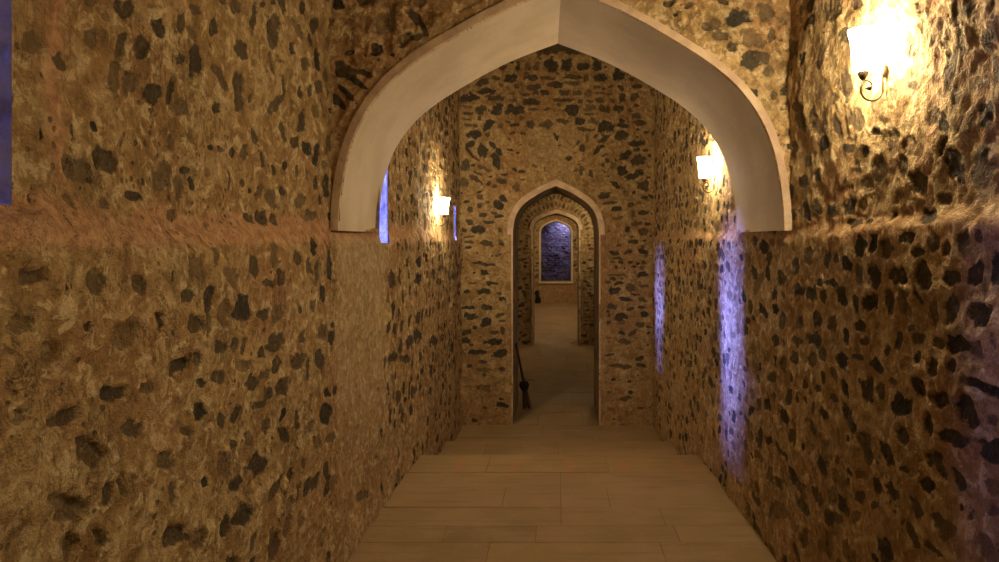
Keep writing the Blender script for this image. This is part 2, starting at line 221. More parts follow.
BACK = [
(450,40,7.03,[(715,178,92,70,0,.1),(480,185,36,60,0,.1),(550,185,50,50,0,.5),(610,180,40,55,0,.4),(372,190,48,34,0,.3),(430,265,82,52,0,.1),(328,265,60,24,0,.3),(572,265,92,32,0,.2),(695,265,95,26,0,.4),(228,300,90,34,-30,.2),(262,362,120,36,0,.1),(135,408,115,52,3,.1),(320,408,150,34,0,.25),(595,330,95,40,-5,.2),(465,322,40,30,0,.5),(735,312,90,36,0,.3),(535,382,80,16,0,.3),(668,370,55,36,0,.15),(605,370,36,26,0,.3),(568,432,125,32,0,.15),(222,492,60,68,15,.2),(335,490,85,58,0,.1),(460,492,125,62,0,.1),(590,487,75,16,0,.3),(683,485,50,18,-35,.4),(752,420,50,24,0,.3),(130,515,70,16,0,.2),(360,318,36,20,20,.5),(125,470,70,20,0,.6),(680,70,150,50,0,.3),(755,40,60,40,0,.3),(440,425,60,24,0,.6),(430,375,50,16,0,.6),(205,552,30,26,0,.2),(500,545,30,20,-30,.4),(540,235,30,16,0,.3)]),
(550,40,7.03,[(60,60,130,60,0,.3),(160,75,120,50,10,.3),(120,172,78,82,0,.1),(235,183,70,52,0,.1),(338,178,62,62,0,.1),(160,258,120,24,0,.3),(255,270,30,50,0,.4),(355,272,95,44,0,.1),(482,250,82,46,0,.1),(45,312,100,34,-5,.15),(165,305,95,36,0,.5),(422,327,34,20,-10,.3),(330,330,50,20,0,.4),(497,335,50,26,20,.3),(615,328,80,26,0,.2),(100,370,55,40,0,.3),(195,375,55,26,0,.5),(270,370,50,40,0,.6),(350,372,50,16,0,.5),(415,378,60,16,0,.6),(510,405,40,60,0,.2),(595,398,55,50,10,.4),(95,420,145,22,0,.2),(215,430,40,26,0,.3),(280,428,50,14,0,.4),(355,422,50,36,0,.3),(442,428,34,24,0,.5),(158,495,84,72,0,.1),(285,478,66,42,0,.5),(388,482,62,52,0,.3),(485,478,70,48,0,.15),(565,490,40,26,0,.5),(605,530,50,30,0,.3),(280,522,80,16,0,.4)]),
(450,115,7.03,[(268,72,70,58,0,.05),(358,75,36,30,0,.5),(457,72,58,24,0,.1),(567,68,72,50,0,.2),(675,68,105,58,0,.3),(128,70,60,20,0,.4),(180,75,34,22,20,.3),(120,28,70,14,0,.4),(160,138,125,44,3,0),(265,135,34,24,0,.3),(145,205,60,30,-8,.1),(232,245,62,90,-15,.05),(300,212,30,60,-35,.1),(342,258,34,46,-30,.1),(328,325,56,90,-25,.05),(135,262,24,80,-35,.1),(185,305,60,16,30,.3),(105,350,55,75,0,.2),(240,375,90,24,30,.4),(195,412,60,16,25,.3),(180,450,110,22,30,.2),(100,475,50,60,0,.4),(272,482,30,30,0,.3),(360,465,80,28,5,.2),(470,512,60,50,0,.4),(745,155,36,100,-25,.05),(595,355,50,22,30,.5),(665,375,14,60,-15,.3),(505,25,40,16,-30,.3),(510,455,34,12,0,.4)]),
(550,115,7.03,[(90,42,85,28,5,.3),(210,42,66,44,0,.1),(305,42,66,36,0,.5),(388,85,112,72,0,.05),(255,103,110,26,8,.3),(508,40,46,30,0,.1),(510,73,100,22,0,.1),(635,50,90,34,0,.2),(610,10,60,24,0,.3),(70,213,34,24,0,.4),(500,145,90,66,0,.2),(380,165,85,34,-35,.2),(322,148,40,18,-35,.4),(258,160,18,50,0,.5),(195,195,36,20,-45,.3),(228,230,36,40,0,.2),(340,245,95,28,-42,.1),(385,280,50,16,-15,.5),(612,195,110,36,8,.15),(605,242,50,26,0,.3),(672,245,40,24,10,.3),(535,282,105,40,-15,.05),(620,325,95,60,-20,.15),(508,392,70,66,-20,.05),(598,420,135,40,-22,.1),(132,305,60,38,0,.1),(218,390,34,46,0,.4),(285,408,34,44,0,.3),(450,352,45,40,0,.6),(462,490,75,30,30,.1),(655,498,75,62,0,.25),(390,552,70,24,0,.2),(690,438,30,20,0,.3)]),
(450,190,4.69,[(250,38,40,22,15,.1),(230,72,48,36,15,.05),(140,32,26,18,0,.4),(137,72,20,20,0,.2),(95,93,28,22,-20,.2),(157,115,34,22,0,.2),(230,122,42,12,0,.1),(92,152,36,20,0,.2),(178,150,46,16,0,.2),(135,188,56,34,5,0),(65,190,24,20,0,.2),(88,220,50,10,0,.3),(90,245,50,10,0,.3),(170,252,60,22,0,.2),(242,252,26,20,0,.2),(155,347,100,14,3,.2),(160,388,40,22,0,.1),(225,305,36,10,-10,.5),(198,438,54,18,0,.05),(105,437,36,10,-10,.5),(160,475,66,18,0,0),(80,476,28,20,-15,.1),(242,512,36,16,-5,.1),(88,550,64,14,0,.05),(172,548,60,22,5,.05)]),
(585,190,4.69,[(90,28,54,26,-8,.05),(115,62,60,14,-8,.3),(148,88,50,20,0,.05),(218,68,28,18,-40,.3),(275,105,46,20,0,.2),(225,110,20,30,0,.4),(155,130,40,16,0,.5),(245,155,50,14,-10,.4),(200,185,26,22,0,.1),(275,195,46,34,0,.25),(225,243,44,18,0,.2),(280,238,20,8,0,.2),(138,295,50,18,0,.1),(203,292,38,16,-15,.15),(272,288,46,20,0,.1),(160,322,60,10,0,.2),(213,340,24,12,0,.1),(268,393,50,22,-15,.1),(150,400,90,10,0,.4),(158,436,38,14,0,.15),(107,432,24,14,0,.3),(137,472,54,26,0,0),(215,460,36,30,0,.4),(275,450,50,14,0,.3),(190,512,60,14,10,.1),(235,490,50,8,0,.2),(270,515,44,16,0,.3),(128,545,46,24,0,.3),(265,550,36,14,0,.2)]),
(450,305,4.5,[(92,50,56,26,0,.1),(165,78,50,34,0,.05),(225,45,44,14,-15,.3),(235,72,30,10,0,.3),(75,125,38,24,0,.1),(200,125,40,14,0,.3),(237,118,20,36,0,.2),(75,163,34,24,0,.05),(195,167,76,24,0,0),(95,180,24,8,0,.2),(122,212,72,26,8,0),(222,220,66,26,-8,0),(148,255,38,14,0,.2),(150,290,60,24,0,.6),(235,292,26,16,0,.3),(235,450,60,16,5,0),(150,375,66,36,0,.7)]),
(585,305,4.5,[(158,52,60,28,0,0),(267,42,32,24,0,.05),(205,18,34,12,0,.2),(250,90,36,26,0,.3),(165,125,26,12,20,.1),(215,125,50,14,-20,.3),(175,165,60,24,0,.4),(245,240,44,14,-15,.1),(255,270,40,20,0,.2),(110,225,40,12,0,.3),(160,275,100,16,0,.4),(205,395,24,14,0,.1),(180,420,60,16,-10,.4)]),
]
SPAN = [
(330,0,4.345,[(85,225,50,16,-10,.2),(200,215,50,40,0,.1),(370,75,36,76,-30,.3),(410,130,36,50,-30,.2),(270,240,26,14,0,.1),(60,300,110,50,30,.2),(150,320,80,24,20,.2),(60,400,110,26,35,.15),(110,350,110,20,40,.1),(30,440,80,30,35,.1),(35,20,40,50,0,.05),(250,90,90,100,0,.75),(370,165,60,24,-25,.3),(320,175,70,50,0,.6),(390,10,50,40,0,.6)]),
(600,0,5.0,[(695,90,90,80,-20,.05),(345,15,60,26,0,.2),(378,72,26,18,0,.1),(540,135,60,40,0,.3),(600,180,90,50,20,.4),(660,240,60,40,0,.3),(760,300,80,90,20,.15),(820,280,60,60,0,.3),(830,60,80,80,0,.5),(750,180,100,70,0,.6),(850,350,60,50,0,.4),(450,20,50,16,-40,.4),(860,170,40,70,0,.4),(580,120,60,50,0,.5),(880,470,30,40,0,.3),(800,210,60,50,0,.5)]),
]
def stones_side(groups, X):
    out = []
    for ox, oy, s, L in groups:
        for x, y, w, h, a, t in L:
            px = ox+x/s; py = oy+y/s; dx = px-VX
            Xw = X[0] if py < VY-2 else X[1]
            u = Xw*F/dx; v = EYE+(VY-py)*u/F
            J = np.array([[-u/dx, 0], [-(VY-py)/F*u/dx, -u/F]])
            a = math.radians(a); R = np.array([[math.cos(a), -math.sin(a)], [math.sin(a), math.cos(a)]])
            out.append((u, v, J @ R @ np.diag([w/s/2*1.08, h/s/2*1.08]), t))
    return out
def stones_front(groups, Y):
    out = []
    for ox, oy, s, L in groups:
        for x, y, w, h, a, t in L:
            u = (ox+x/s-VX)*Y/F; v = EYE+(VY-oy-y/s)*Y/F
            J = np.array([[Y/F, 0], [0, -Y/F]])
            a = math.radians(a); R = np.array([[math.cos(a), -math.sin(a)], [math.sin(a), math.cos(a)]])
            out.append((u, v, J @ R @ np.diag([w/s/2*1.14, h/s/2*1.25]), max(0, t-.08)))
    return out
def fill(stones, u0, u1, v0, v1, seed, keep, su=.15, sv=.085, p=.8, big=1.0):
    """further stones in loose courses wherever none is listed yet"""
    r = np.random.RandomState(seed); out = list(stones)
    pts = [(s[0], s[1], np.abs(s[2]).sum(1)) for s in stones]
    v = v0; row = 0
    while v < v1:
        u = u0+r.rand()*su
        while u < u1:
            cu = u+r.uniform(-.25, .25)*su; cv = v+r.uniform(-.28, .28)*sv
            w = r.uniform(.25, .50)*su*big; h = r.uniform(.28, .50)*sv*big
            if r.rand() < .25: w *= .5; h *= .6
            ok = r.rand() < p*keep(cu, cv)
            if ok:
                for a, b, e in pts:
                    if abs(a-cu) < e[0]+w*.9 and abs(b-cv) < e[1]+h*.9: ok = False; break
            if ok:
                an = r.uniform(-.35, .35); R = np.array([[math.cos(an), -math.sin(an)], [math.sin(an), math.cos(an)]])
                out.append((cu, cv, R @ np.diag([w, h]), r.choice([.0, .05, .1, .2, .3, .5, .7])))
            u += su*r.uniform(.75, 1.25)
        v += sv; row += 1
    return out
def stone_fields(us, vs, stones, seed):
    U, V = np.meshgrid(us, vs, indexing='ij')
    f = np.full(U.shape, -1.0); t = np.full(U.shape, .3)
    wu = fbm(U, V, .05, seed, 3); wv = fbm(U+9.1, V+3.3, .05, seed+5, 3)
    r = np.random.RandomState(seed)
    for cu, cv, M, tone in stones:
        e = np.abs(M).sum(1)*1.6+.01
        i0, i1 = np.searchsorted(us, (cu-e[0], cu+e[0])); j0, j1 = np.searchsorted(vs, (cv-e[1], cv+e[1]))
        if i1-i0 < 1 or j1-j0 < 1: continue
        I = np.linalg.inv(M); sz = math.sqrt(abs(np.linalg.det(M)))
        du = U[i0:i1, j0:j1]-cu+wu[i0:i1, j0:j1]*sz*.55; dv = V[i0:i1, j0:j1]-cv+wv[i0:i1, j0:j1]*sz*.55
        a = I[0,0]*du+I[0,1]*dv; b = I[1,0]*du+I[1,1]*dv
        pw = r.uniform(2.0, 3.4)
        k1, k2, p1, p2 = r.uniform(.04, .14), r.uniform(.03, .09), r.rand()*6.3, r.rand()*6.3
        th = np.arctan2(b, a)
        rr = (np.abs(a)**pw+np.abs(b)**pw)**(1/pw)*(1+k1*np.sin(2*th+p1)+k2*np.sin(5*th+p2))
        g = 1-rr
        m = g > f[i0:i1, j0:j1]
        f[i0:i1, j0:j1][m] = g[m]; t[i0:i1, j0:j1][m] = tone
    return U, V, f, t
def grid(name, us, vs, P, nrm, stones, seed, mat, parent=None, cut=None, tint=None, white=None, damp=None, amp=1.0, flip=False):
    U, V, f, t = stone_fields(us, vs, stones, seed)
    W = white(U, V) if white else np.zeros(U.shape)
    f = f-W*1.2
    sm = sst(-.08, .2, f)
    rim = np.exp(-((f+.12)/.16)**2)*(f > -.9)
    n1 = fbm(U, V, .45, seed+11, 3)*.030+fbm(U*1.2, V, .11, seed+21, 3)*.016+fbm(U, V, .03, seed+31, 2)*.008
    d = n1*(1-.6*sm)*(1-.7*W)+rim*.003-sm*.004+sm*fbm(U, V, .04, seed+41, 3)*.012
    if damp is not None: d = d*damp(U, V)
    d = d*amp
    base = P(U, V)
    co = np.stack([base[k]+nrm[k]*d for k in range(3)], -1).reshape(-1, 3)
    nu, nv = U.shape
    idx = np.arange(nu*nv).reshape(nu, nv)
    q = np.stack([idx[:-1,:-1], idx[1:,:-1], idx[1:,1:], idx[:-1,1:]], -1)
    if flip: q = q[..., ::-1]
    if cut is not None:
        uc = (us[:-1]+us[1:])/2; vc = (vs[:-1]+vs[1:])/2
        A, B = np.meshgrid(uc, vc, indexing='ij'); q = q[~cut(A, B)]
    q = q.reshape(-1, 4)
    used = np.unique(q); remap = np.zeros(nu*nv, int); remap[used] = np.arange(len(used))
    T = tint(U, V) if tint else np.zeros(U.shape)
    at = dict(stone=f.ravel()[used], tone=t.ravel()[used], tint=T.ravel()[used], white=W.ravel()[used])
    return raw(name, co[used], remap[q], mat, parent, smooth=True, attrs=at)
def lin(*seg):
    """sample positions: (start, end, step) runs joined"""
    out = []
    for a, b, s in seg:
        n = max(1, int(round((b-a)/s))); out.append(a+(b-a)*np.arange(n)/n)
    out.append(np.array([seg[-1][1]])); return np.concatenate(out)
def withlines(a, *xs):
    a = np.unique(np.concatenate([a, np.array(xs)]))
    keep = [True]*len(a)
    for x in xs:
        for i, v in enumerate(a):
            if v != x and abs(v-x) < .003: keep[i] = False
    return a[np.array(keep)]

# ------------------------------------------------------------------ pointed profile
_PX = np.array([1, .995, .98, .955, .90, .79, .67, .545, .26, 0.0]); _PZ = np.array([0, .1, .21, .32, .45, .59, .685, .76, .905, 1.0])
def halfprofile(n=40):
    t = np.concatenate([[0], np.cumsum(np.hypot(np.diff(_PX), np.diff(_PZ)))]); T = np.linspace(0, t[-1], n)
    mx = np.gradient(_PX, t); mz = np.gradient(_PZ, t)
    o = []
    for P, m in ((_PX, mx), (_PZ, mz)):
        k = np.clip(np.searchsorted(t, T, side='right')-1, 0, len(t)-2); h = t[k+1]-t[k]; s = (T-t[k])/h
        o.append((2*s**3-3*s**2+1)*P[k]+(s**3-2*s**2+s)*h*m[k]+(-2*s**3+3*s**2)*P[k+1]+(s**3-s**2)*h*m[k+1])
    return np.array(o).T
HP = halfprofile()
class Arch:
    def __init__(s, c, a, spring, rise, bottom): s.c, s.a, s.sp, s.r, s.bot = c, a, spring, rise, bottom
    def pts(s, off=0.0, legs=True):
        R = [(s.c+x*s.a, s.sp+z*s.r) for x, z in HP]; L = [(2*s.c-x, z) for x, z in R[::-1][1:]]
        P = np.array(R+L)
        if legs: P = np.vstack([[P[0][0], s.bot], P, [P[-1][0], s.bot]])
        if off:
            t = np.gradient(P, axis=0); n = np.stack([t[:,1], -t[:,0]], -1); n /= np.linalg.norm(n, axis=1)[:,None]
            if legs: n[0] = (1, 0); n[1] = (1, 0); n[-1] = (-1, 0); n[-2] = (-1, 0)
            else: n[0] = (1, 0); n[-1] = (-1, 0)
            m = len(P)//2; n[m] = (0, 1.12)
            P = P+n*off
        return P
    def inside(s, X, Z):
        hw = np.interp((Z-s.sp)/s.r, HP[:,1], HP[:,0], left=1, right=0)*s.a
        return (np.abs(X-s.c) < hw) & (Z > s.bot) & (Z < s.sp+s.r)
    def tunnel(s, name, y0, y1, mat, parent=None, legs=True, sub=8, wob=0.0, flare=(1, 0)):
        P = s.pts(0, legs)
        if legs:   # subdivide the straight jambs
            k = 24
            P = np.vstack([np.stack([np.full(k, P[0][0]), np.linspace(P[0][1], P[1][1], k, endpoint=False)], -1), P[1:-1],
                           np.stack([np.full(k, P[-1][0]), np.linspace(P[-2][1], P[-1][1], k+1)[1:]], -1)])
        ys = np.linspace(y0, y1, sub+1); n = len(P)
        V = np.array([(s.c+flare[1]*(y-y0)/(y1-y0)+(x-s.c)*(1+(flare[0]-1)*(y-y0)/(y1-y0)), y, z) for y in ys for x, z in P])
        if wob:
            w = fbm(V[:,1]+V[:,0]*.3, V[:,2]+V[:,0], .2, 77, 3)*wob
            e = np.repeat((np.arange(sub+1) > 0).astype(float), n); V[:,0] -= np.sign(V[:,0]-s.c)*np.abs(w)*e*0+w*e
        Fc = [(j*n+i, j*n+i+1, (j+1)*n+i+1, (j+1)*n+i) for j in range(sub) for i in range(n-1)]
        return raw(name, V, Fc, mat, parent, smooth=False)
    def band(s, name, w, y, proud, mat, parent=None, legs=True, inner=0.0, ragged=0.0, back=.02):
        A = s.pts(inner, legs); B = s.pts(w, legs)
        if legs:
            k = 30
            def sd(P): return np.vstack([np.stack([np.full(k, P[0][0]), np.linspace(P[0][1], P[1][1], k, endpoint=False)], -1), P[1:-1], np.stack([np.full(k, P[-1][0]), np.linspace(P[-2][1], P[-1][1], k+1)[1:]], -1)])
            A, B = sd(A), sd(B)
        n = len(A)
        if ragged:
            rr = np.random.RandomState(5).rand(n+8); rr = np.convolve(rr, np.ones(9)/9, 'valid')*1.6-.3; d = B-A; B = A+d*(1+ragged*(np.interp(np.arange(n), np.arange(n), rr)-.5))[:,None]
        V = np.vstack([np.stack([A[:,0], np.full(n, y+back), A[:,1]], -1), np.stack([A[:,0], np.full(n, y-proud), A[:,1]], -1),
                       np.stack([B[:,0], np.full(n, y-proud*.8), B[:,1]], -1), np.stack([B[:,0], np.full(n, y+back), B[:,1]], -1)])
        Fc = [(k*n+i, k*n+i+1, ((k+1)%4)*n+i+1, ((k+1)%4)*n+i) for k in range(4) for i in range(n-1)]
        V2 = np.array(V); o = raw(name, V2, Fc, mat, parent, smooth=False)
        return o

YF, YB = 3.19, 4.10           # big pointed arch, front and back
YW, YW2 = 7.40, 8.40          # first cross wall with its doorway
YV, YV2 = 13.0, 13.8          # second
YZ, YZ2 = 21.9, 22.7          # last wall with its arched window
A0 = Arch(.025, 1.066, 1.645, 1.165, 1.645)
A1 = Arch(0.0, .478, 1.66, .54, -.46)
A2 = Arch(0.0, .445, 1.80, .325, -.48)
A3 = Arch(0.0, .495, 1.82, .40, .24)
TOP = 3.32

# slit windows in the left wall: (y0, y1, z0, z1)
SL = [(1.05, 1.335, 1.670, 2.75), (4.01, 4.20, 1.585, 2.06), (6.94, 7.05, 1.60, 1.96)]
def slitcut(U, V):
    m = np.zeros(U.shape, bool)
    for a, b, c, d in SL: m |= (U > a) & (U < b) & (V > c) & (V < d)
    return m
def slitdamp(U, V):
    k = np.ones(U.shape)
    for a, b, c, d in SL:
        dx = np.maximum(np.maximum(a-U, U-b), 0); dz = np.maximum(np.maximum(c-V, V-d), 0)
        k = np.minimum(k, sst(0, .06, np.hypot(dx, dz)))
    return k

def rec(U): return .045-.014*sst(2.2, 3.1, U)-.013*sst(3.6, 4.2, U)
def pocket(U, V): return .06*sst(YF+.02, YF+.06, U)*(1-sst(YB-.06, YB-.02, U))*sst(1.66, 1.70, V)
def XL(U, V): return -1.05-pocket(U, V)-rec(U)*sst(1.575, 1.69, V+fbm(U, V, .2, 400, 3)*.05)
def XR(U, V):
    lift = .055*(1-sst(1.5, 2.9, U))
    return 1.10-.022*sst(6.0, 7.4, U)+pocket(U, V)+(rec(U)-.014*sst(2.2, 3.1, U)*(1-sst(3.6, 4.2, U)))*sst(1.60, 1.665, V-lift+fbm(U, V, .16, 410, 3)*.05)

# ---- left wall
us = lin((-1.6, 1.0, .04), (1.0, 1.2, .012), (1.2, 2.0, .006), (2.0, 3.0, .0085), (3.0, 4.6, .012), (4.6, YW+.05, .015))
us = withlines(us, *[x for s in SL for x in s[:2]])
vs = lin((-.6, -.1, .025), (-.1, TOP-.6, .0078), (TOP-.6, TOP, .02))
vs = withlines(vs, *sorted({x for s in SL for x in s[2:]}))
def keepL(u, v):
    if u > 1.0 and u < 1.75 and v < 1.6: return .08
    if 1.0 < u < 1.45: return .25
    if 1.585 < v < 1.70: return .0
    if YF < u < YB and v < 1.65: return .25
    if v < .35: return .35 if u < 4 else .5
    return 1.0
def tintL(U, V):
    band = sst(1.565, 1.60, V)*(1-sst(1.66, 1.71, V+fbm(U, V, .15, 90, 2)*.05))
    st = np.exp(-((U-1.462-.012*np.sin(V*9)-fbm(U, V, .2, 95, 2)*.02)/.028)**2)*sst(1.66, 1.8, V)
    low = .18*(1-sst(.0, .5, V+fbm(U, V, .5, 97, 3)*.6))*(U > 2.5)
    wide = .14*sst(.0, .35, fbm(U, V, .6, 99, 3))*(U < 3.2)
    return np.clip(np.maximum.reduce([band*(.9-.4*sst(4, 5, U)), st, low, wide]), 0, 1)
def whiteL(U, V): return .75*sst(YF-.02, YF+.03, U)*(1-sst(YB-.04, YB+.02, U))*sst(.2, 1.0, V)*(1-sst(1.6, 1.66, V))
stL = fill(stones_side(LEFT, (-1.096, -1.05)), -1.6, YW, -.5, TOP, 3, keepL, .112, .108, .78)
wl = struct(grid('wall_left', us, vs, lambda U, V: (XL(U, V), U, V), (1, 0, 0), stL, 100, M_W, cut=slitcut, tint=tintL, white=whiteL, amp=.85, damp=slitdamp, flip=True))

# ---- right wall
us = lin((-1.6, 1.5, .04), (1.5, 2.2, .007), (2.2, 3.2, .009), (3.2, 4.8, .012), (4.8, YW+.05, .015))
vs = lin((-.6, -.1, .025), (-.1, TOP-.6, .0078), (TOP-.6, TOP, .02))
def keepR(u, v):
    if 1.60 < v < 1.66: return 0
    if YF < u < YB+.3 and v < 1.65: return .8
    if v < .45: return .3 if u < 4.2 else .5
    return 1.0
def tintR(U, V):
    low = .2*(1-sst(.1, .7, V+fbm(U, V, .5, 197, 3)*.6))
    led = .35*sst(1.58, 1.61, V)*(1-sst(1.66, 1.72, V))
    st = .6*np.exp(-((U-2.03-fbm(U, V, .2, 195, 2)*.03)/.025)**2)*sst(1.66, 1.8, V)
    return np.clip(np.maximum.reduce([low, led, st]), 0, 1)
stR = fill(stones_side(RIGHT, (1.146, 1.10)), -1.6, YW, -.5, TOP, 5, keepR, .135, .083, .78)
struct(grid('wall_right', us, vs, lambda U, V: (XR(U, V), U, V), (-1, 0, 0), stR, 200, M_W, tint=tintR, amp=.8))

# ---- cross wall that carries the big arch
def vaultz(X): return TOP+.72*np.sqrt(np.clip(1-((X-.03)/1.09)**2, 0, 1))
us = lin((-1.17, 1.20, .009)); vs = lin((1.60, 3.0, .009), (3.0, 4.06, .03))
stS = fill(stones_front(SPAN, YF), -1.17, 1.2, 1.6, 4.0, 7, lambda u, v: .8 if u > .45 else (.45 if v > 2.75 else .2), .14, .09, .7)
ws = struct(grid('wall_arch', us, vs, lambda U, V: (U, YF+0*U, V), (0, -1, 0), stS, 300, M_W,
     cut=lambda X, Z: A0.inside(X, Z) | (Z > vaultz(X)+.03) | ((Z < 1.70) & (np.abs(X-.015) < 1.2) & (Z < 1.645)),
     tint=lambda U, V: .3*sst(-.1, .3, fbm(U, V, .5, 303, 3)), amp=1.7,
     damp=lambda U, V: np.where(Arch(.025, 1.16, 1.645, 1.265, 1.0).inside(U, V) | (V < 1.75), .12, 1.0)))
A0.tunnel('arch_soffit', YF-.012, YB, M_P, ws, legs=False, sub=6, flare=(1.036, -.015))
A0.band('arch_edge_band', .038, YF, .013, M_E, ws, legs=False, ragged=.22)
# rear face and the two flat undersides where the arch stops above the ledge
P = Arch(.01, 1.104, 1.645, 1.165, 1.645).pts(0, False); n = len(P)
T = np.array([(x, max(z, 0)) for x, z in P])
V = [(x, YB, z) for x, z in P]+[(np.clip(x*1.13, -1.13, 1.16), YB, vaultz(np.clip(x*1.1, -1.15, 1.19))+.02) for x, z in P]
raw('arch_rear_face', V, [(i, i+1, n+i+1, n+i) for i in range(n-1)], M_W, ws, attrs=dict(stone=[-1]*(2*n), tone=[0]*(2*n), tint=[0]*(2*n), white=[0]*(2*n)))
for sgn, x0, x1 in ((1, 1.088, 1.20), (-1, -1.041, -1.17)):
    raw('arch_underside', [(x0, YF-.012, 1.646), (x1, YF-.012, 1.646), (x1, YB, 1.646), (x0, YB, 1.646)], [(0, 1, 2, 3)], M_P, ws)

# ---- first cross wall
def cutter(A):
    return lambda X, Z: A.inside(X, Z) | (Z > vaultz(X)+.05)
us = withlines(lin((-1.13, 1.16, .0085)), -.478, .478); vs = withlines(lin((-.5, 3.9, .0085), (3.9, 4.1, .03)), -.46)
def keepB(u, v):
    if abs(u) < .56 and v < 2.3: return 0
    if -.35 < u < .20 and 2.2 < v < 2.98: return .0
    if v < .35: return .25
    return .75
stB = fill(stones_front(BACK, YW), -1.15, 1.15, -.45, 4.0, 9, keepB, .10, .06, .6, .8)
tB = lambda U, V: np.clip(.35*(1-sst(-.1, .4, V+fbm(U, V, .4, 503, 3)*.4)), 0, 1)
wb = struct(grid('wall_back', us, vs, lambda U, V: (U, YW+0*U, V), (0, -1, 0), stB, 500, M_B, cut=cutter(A1), tint=tB, amp=.9,
     white=lambda U, V: .35*np.exp(-(((U+.08)/.28)**2+((V-2.62)/.3)**2)**2)))
def rearwall(parent, A, y, seed):
    us = withlines(lin((-1.2, 1.2, .04)), A.c-A.a, A.c+A.a); vs = lin((-.5, 4.1, .04))
    grid('rear_face', us, vs, lambda U, V: (U, y+0*U, V), (0, 1, 0), [], seed, M_B, parent, cut=cutter(A), amp=.3, flip=True)
rearwall(wb, A1, YW2, 520)
d1 = struct(empty('door_1', (0, YW, -.46)))
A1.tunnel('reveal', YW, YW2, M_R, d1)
A1.band('plaster_band', .064, YW, .022, M_E, d1, legs=False, ragged=.12)
A1.band('jamb_edge', .018, YW, .012, M_E, d1, legs=True, ragged=.5)

# ---- second chamber
us = lin((YW2, YV, .03)); vs = lin((-.6, TOP, .03))
k1 = lambda u, v: 1.0
struct(grid('wall_left_second_room', us, vs, lambda U, V: (-1.1+0*U, U, V), (1, 0, 0), fill([], YW2, YV, -.5, TOP, 21, k1), 600, M_W, flip=True))
struct(grid('wall_right_second_room', us, vs, lambda U, V: (1.1+0*U, U, V), (-1, 0, 0), fill([], YW2, YV, -.5, TOP, 22, k1), 610, M_W))
us = withlines(lin((-1.15, 1.15, .014)), -.445, .445); vs = lin((-.52, 3.0, .014), (3.0, 4.1, .05))
# ring of radial stones round the second arch
ring = []
rr = np.random.RandomState(4)
for layer, (off, hh) in enumerate(((.17, .055), (.31, .05))):
    PP = A2.pts(off, False)
    cum = np.concatenate([[0], np.cumsum(np.hypot(*np.diff(PP, axis=0).T))])
    for d in np.arange(.03, cum[-1], .085):
        x = np.interp(d, cum, PP[:,0]); z = np.interp(d, cum, PP[:,1])
        an = math.atan2(z-1.6, x)
        R = np.array([[math.cos(an), -math.sin(an)], [math.sin(an), math.cos(an)]])
        ring.append((x, z, R @ np.diag([hh*rr.uniform(.8, 1.2), .028*rr.uniform(.6, 1.1)]), rr.choice([.1, .3, .5])))
wv = struct(grid('wall_second_cross', us, vs, lambda U, V: (U, YV+0*U, V), (0, -1, 0),
     fill(ring, -1.1, 1.1, -.4, 4, 23, lambda u, v: 0 if abs(u) < .53 and v < 2.2 else 1, .14, .07, .8), 700, M_B, cut=cutter(A2), tint=tB))
rearwall(wv, A2, YV2, 720)
d2 = struct(empty('door_2', (0, YV, -.47)))
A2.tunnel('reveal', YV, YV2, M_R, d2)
A2.band('plaster_band', .07, YV, .03, M_E, d2, legs=False, ragged=.1)
A2.band('jamb_edge', .035, YV, .015, M_E, d2, legs=True, ragged=.4)

# ---- third chamber with the arched window
us = lin((YV2, YZ, .04)); vs = lin((-.6, TOP, .04))
struct(grid('wall_left_third_room', us, vs, lambda U, V: (-1.25+0*U, U, V), (1, 0, 0), fill([], YV2, YZ, -.5, TOP, 31, k1), 800, M_W, flip=True))
struct(grid('wall_right_third_room', us, vs, lambda U, V: (1.25+0*U, U, V), (-1, 0, 0), fill([], YV2, YZ, -.5, TOP, 32, k1), 810, M_W))
us = withlines(lin((-1.3, 1.3, .025)), -.495, .495); vs = withlines(lin((-.55, 3.0, .025), (3.0, 4.1, .06)), .24)
struct(grid('wall_far', us, vs, lambda U, V: (U, YZ+0*U, V), (0, -1, 0),
     fill([], -1.2, 1.2, .3, 4, 33, lambda u, v: 0 if abs(u) < .6 and .1 < v < 2.4 else 1, .16, .09, .8), 820, M_B, cut=cutter(A3), tint=lambda U, V: .5*(1-sst(.1, .4, V))))
w4 = struct(empty('window_4', (0, YZ, .24)))
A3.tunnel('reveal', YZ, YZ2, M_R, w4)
A3.band('plaster_frame', .06, YZ, .03, M_P, w4, legs=True, ragged=.1)
bm = bmesh.new(); bmesh.ops.create_cube(bm, size=1)
bmesh.ops.scale(bm, vec=(1.14, .34, .07), verts=bm.verts); bmesh.ops.bevel(bm, geom=bm.edges[:], offset=.012, segments=2, affect='EDGES')
bmesh.ops.translate(bm, vec=(0, .10, -.038), verts=bm.verts); bmobj('sill', bm, M_P, w4)
raw('sill_ledge', [(-.495, YZ, .24), (.495, YZ, .24), (.495, YZ2, .24), (-.495, YZ2, .24)], [(0, 1, 2, 3)], M_R, w4)
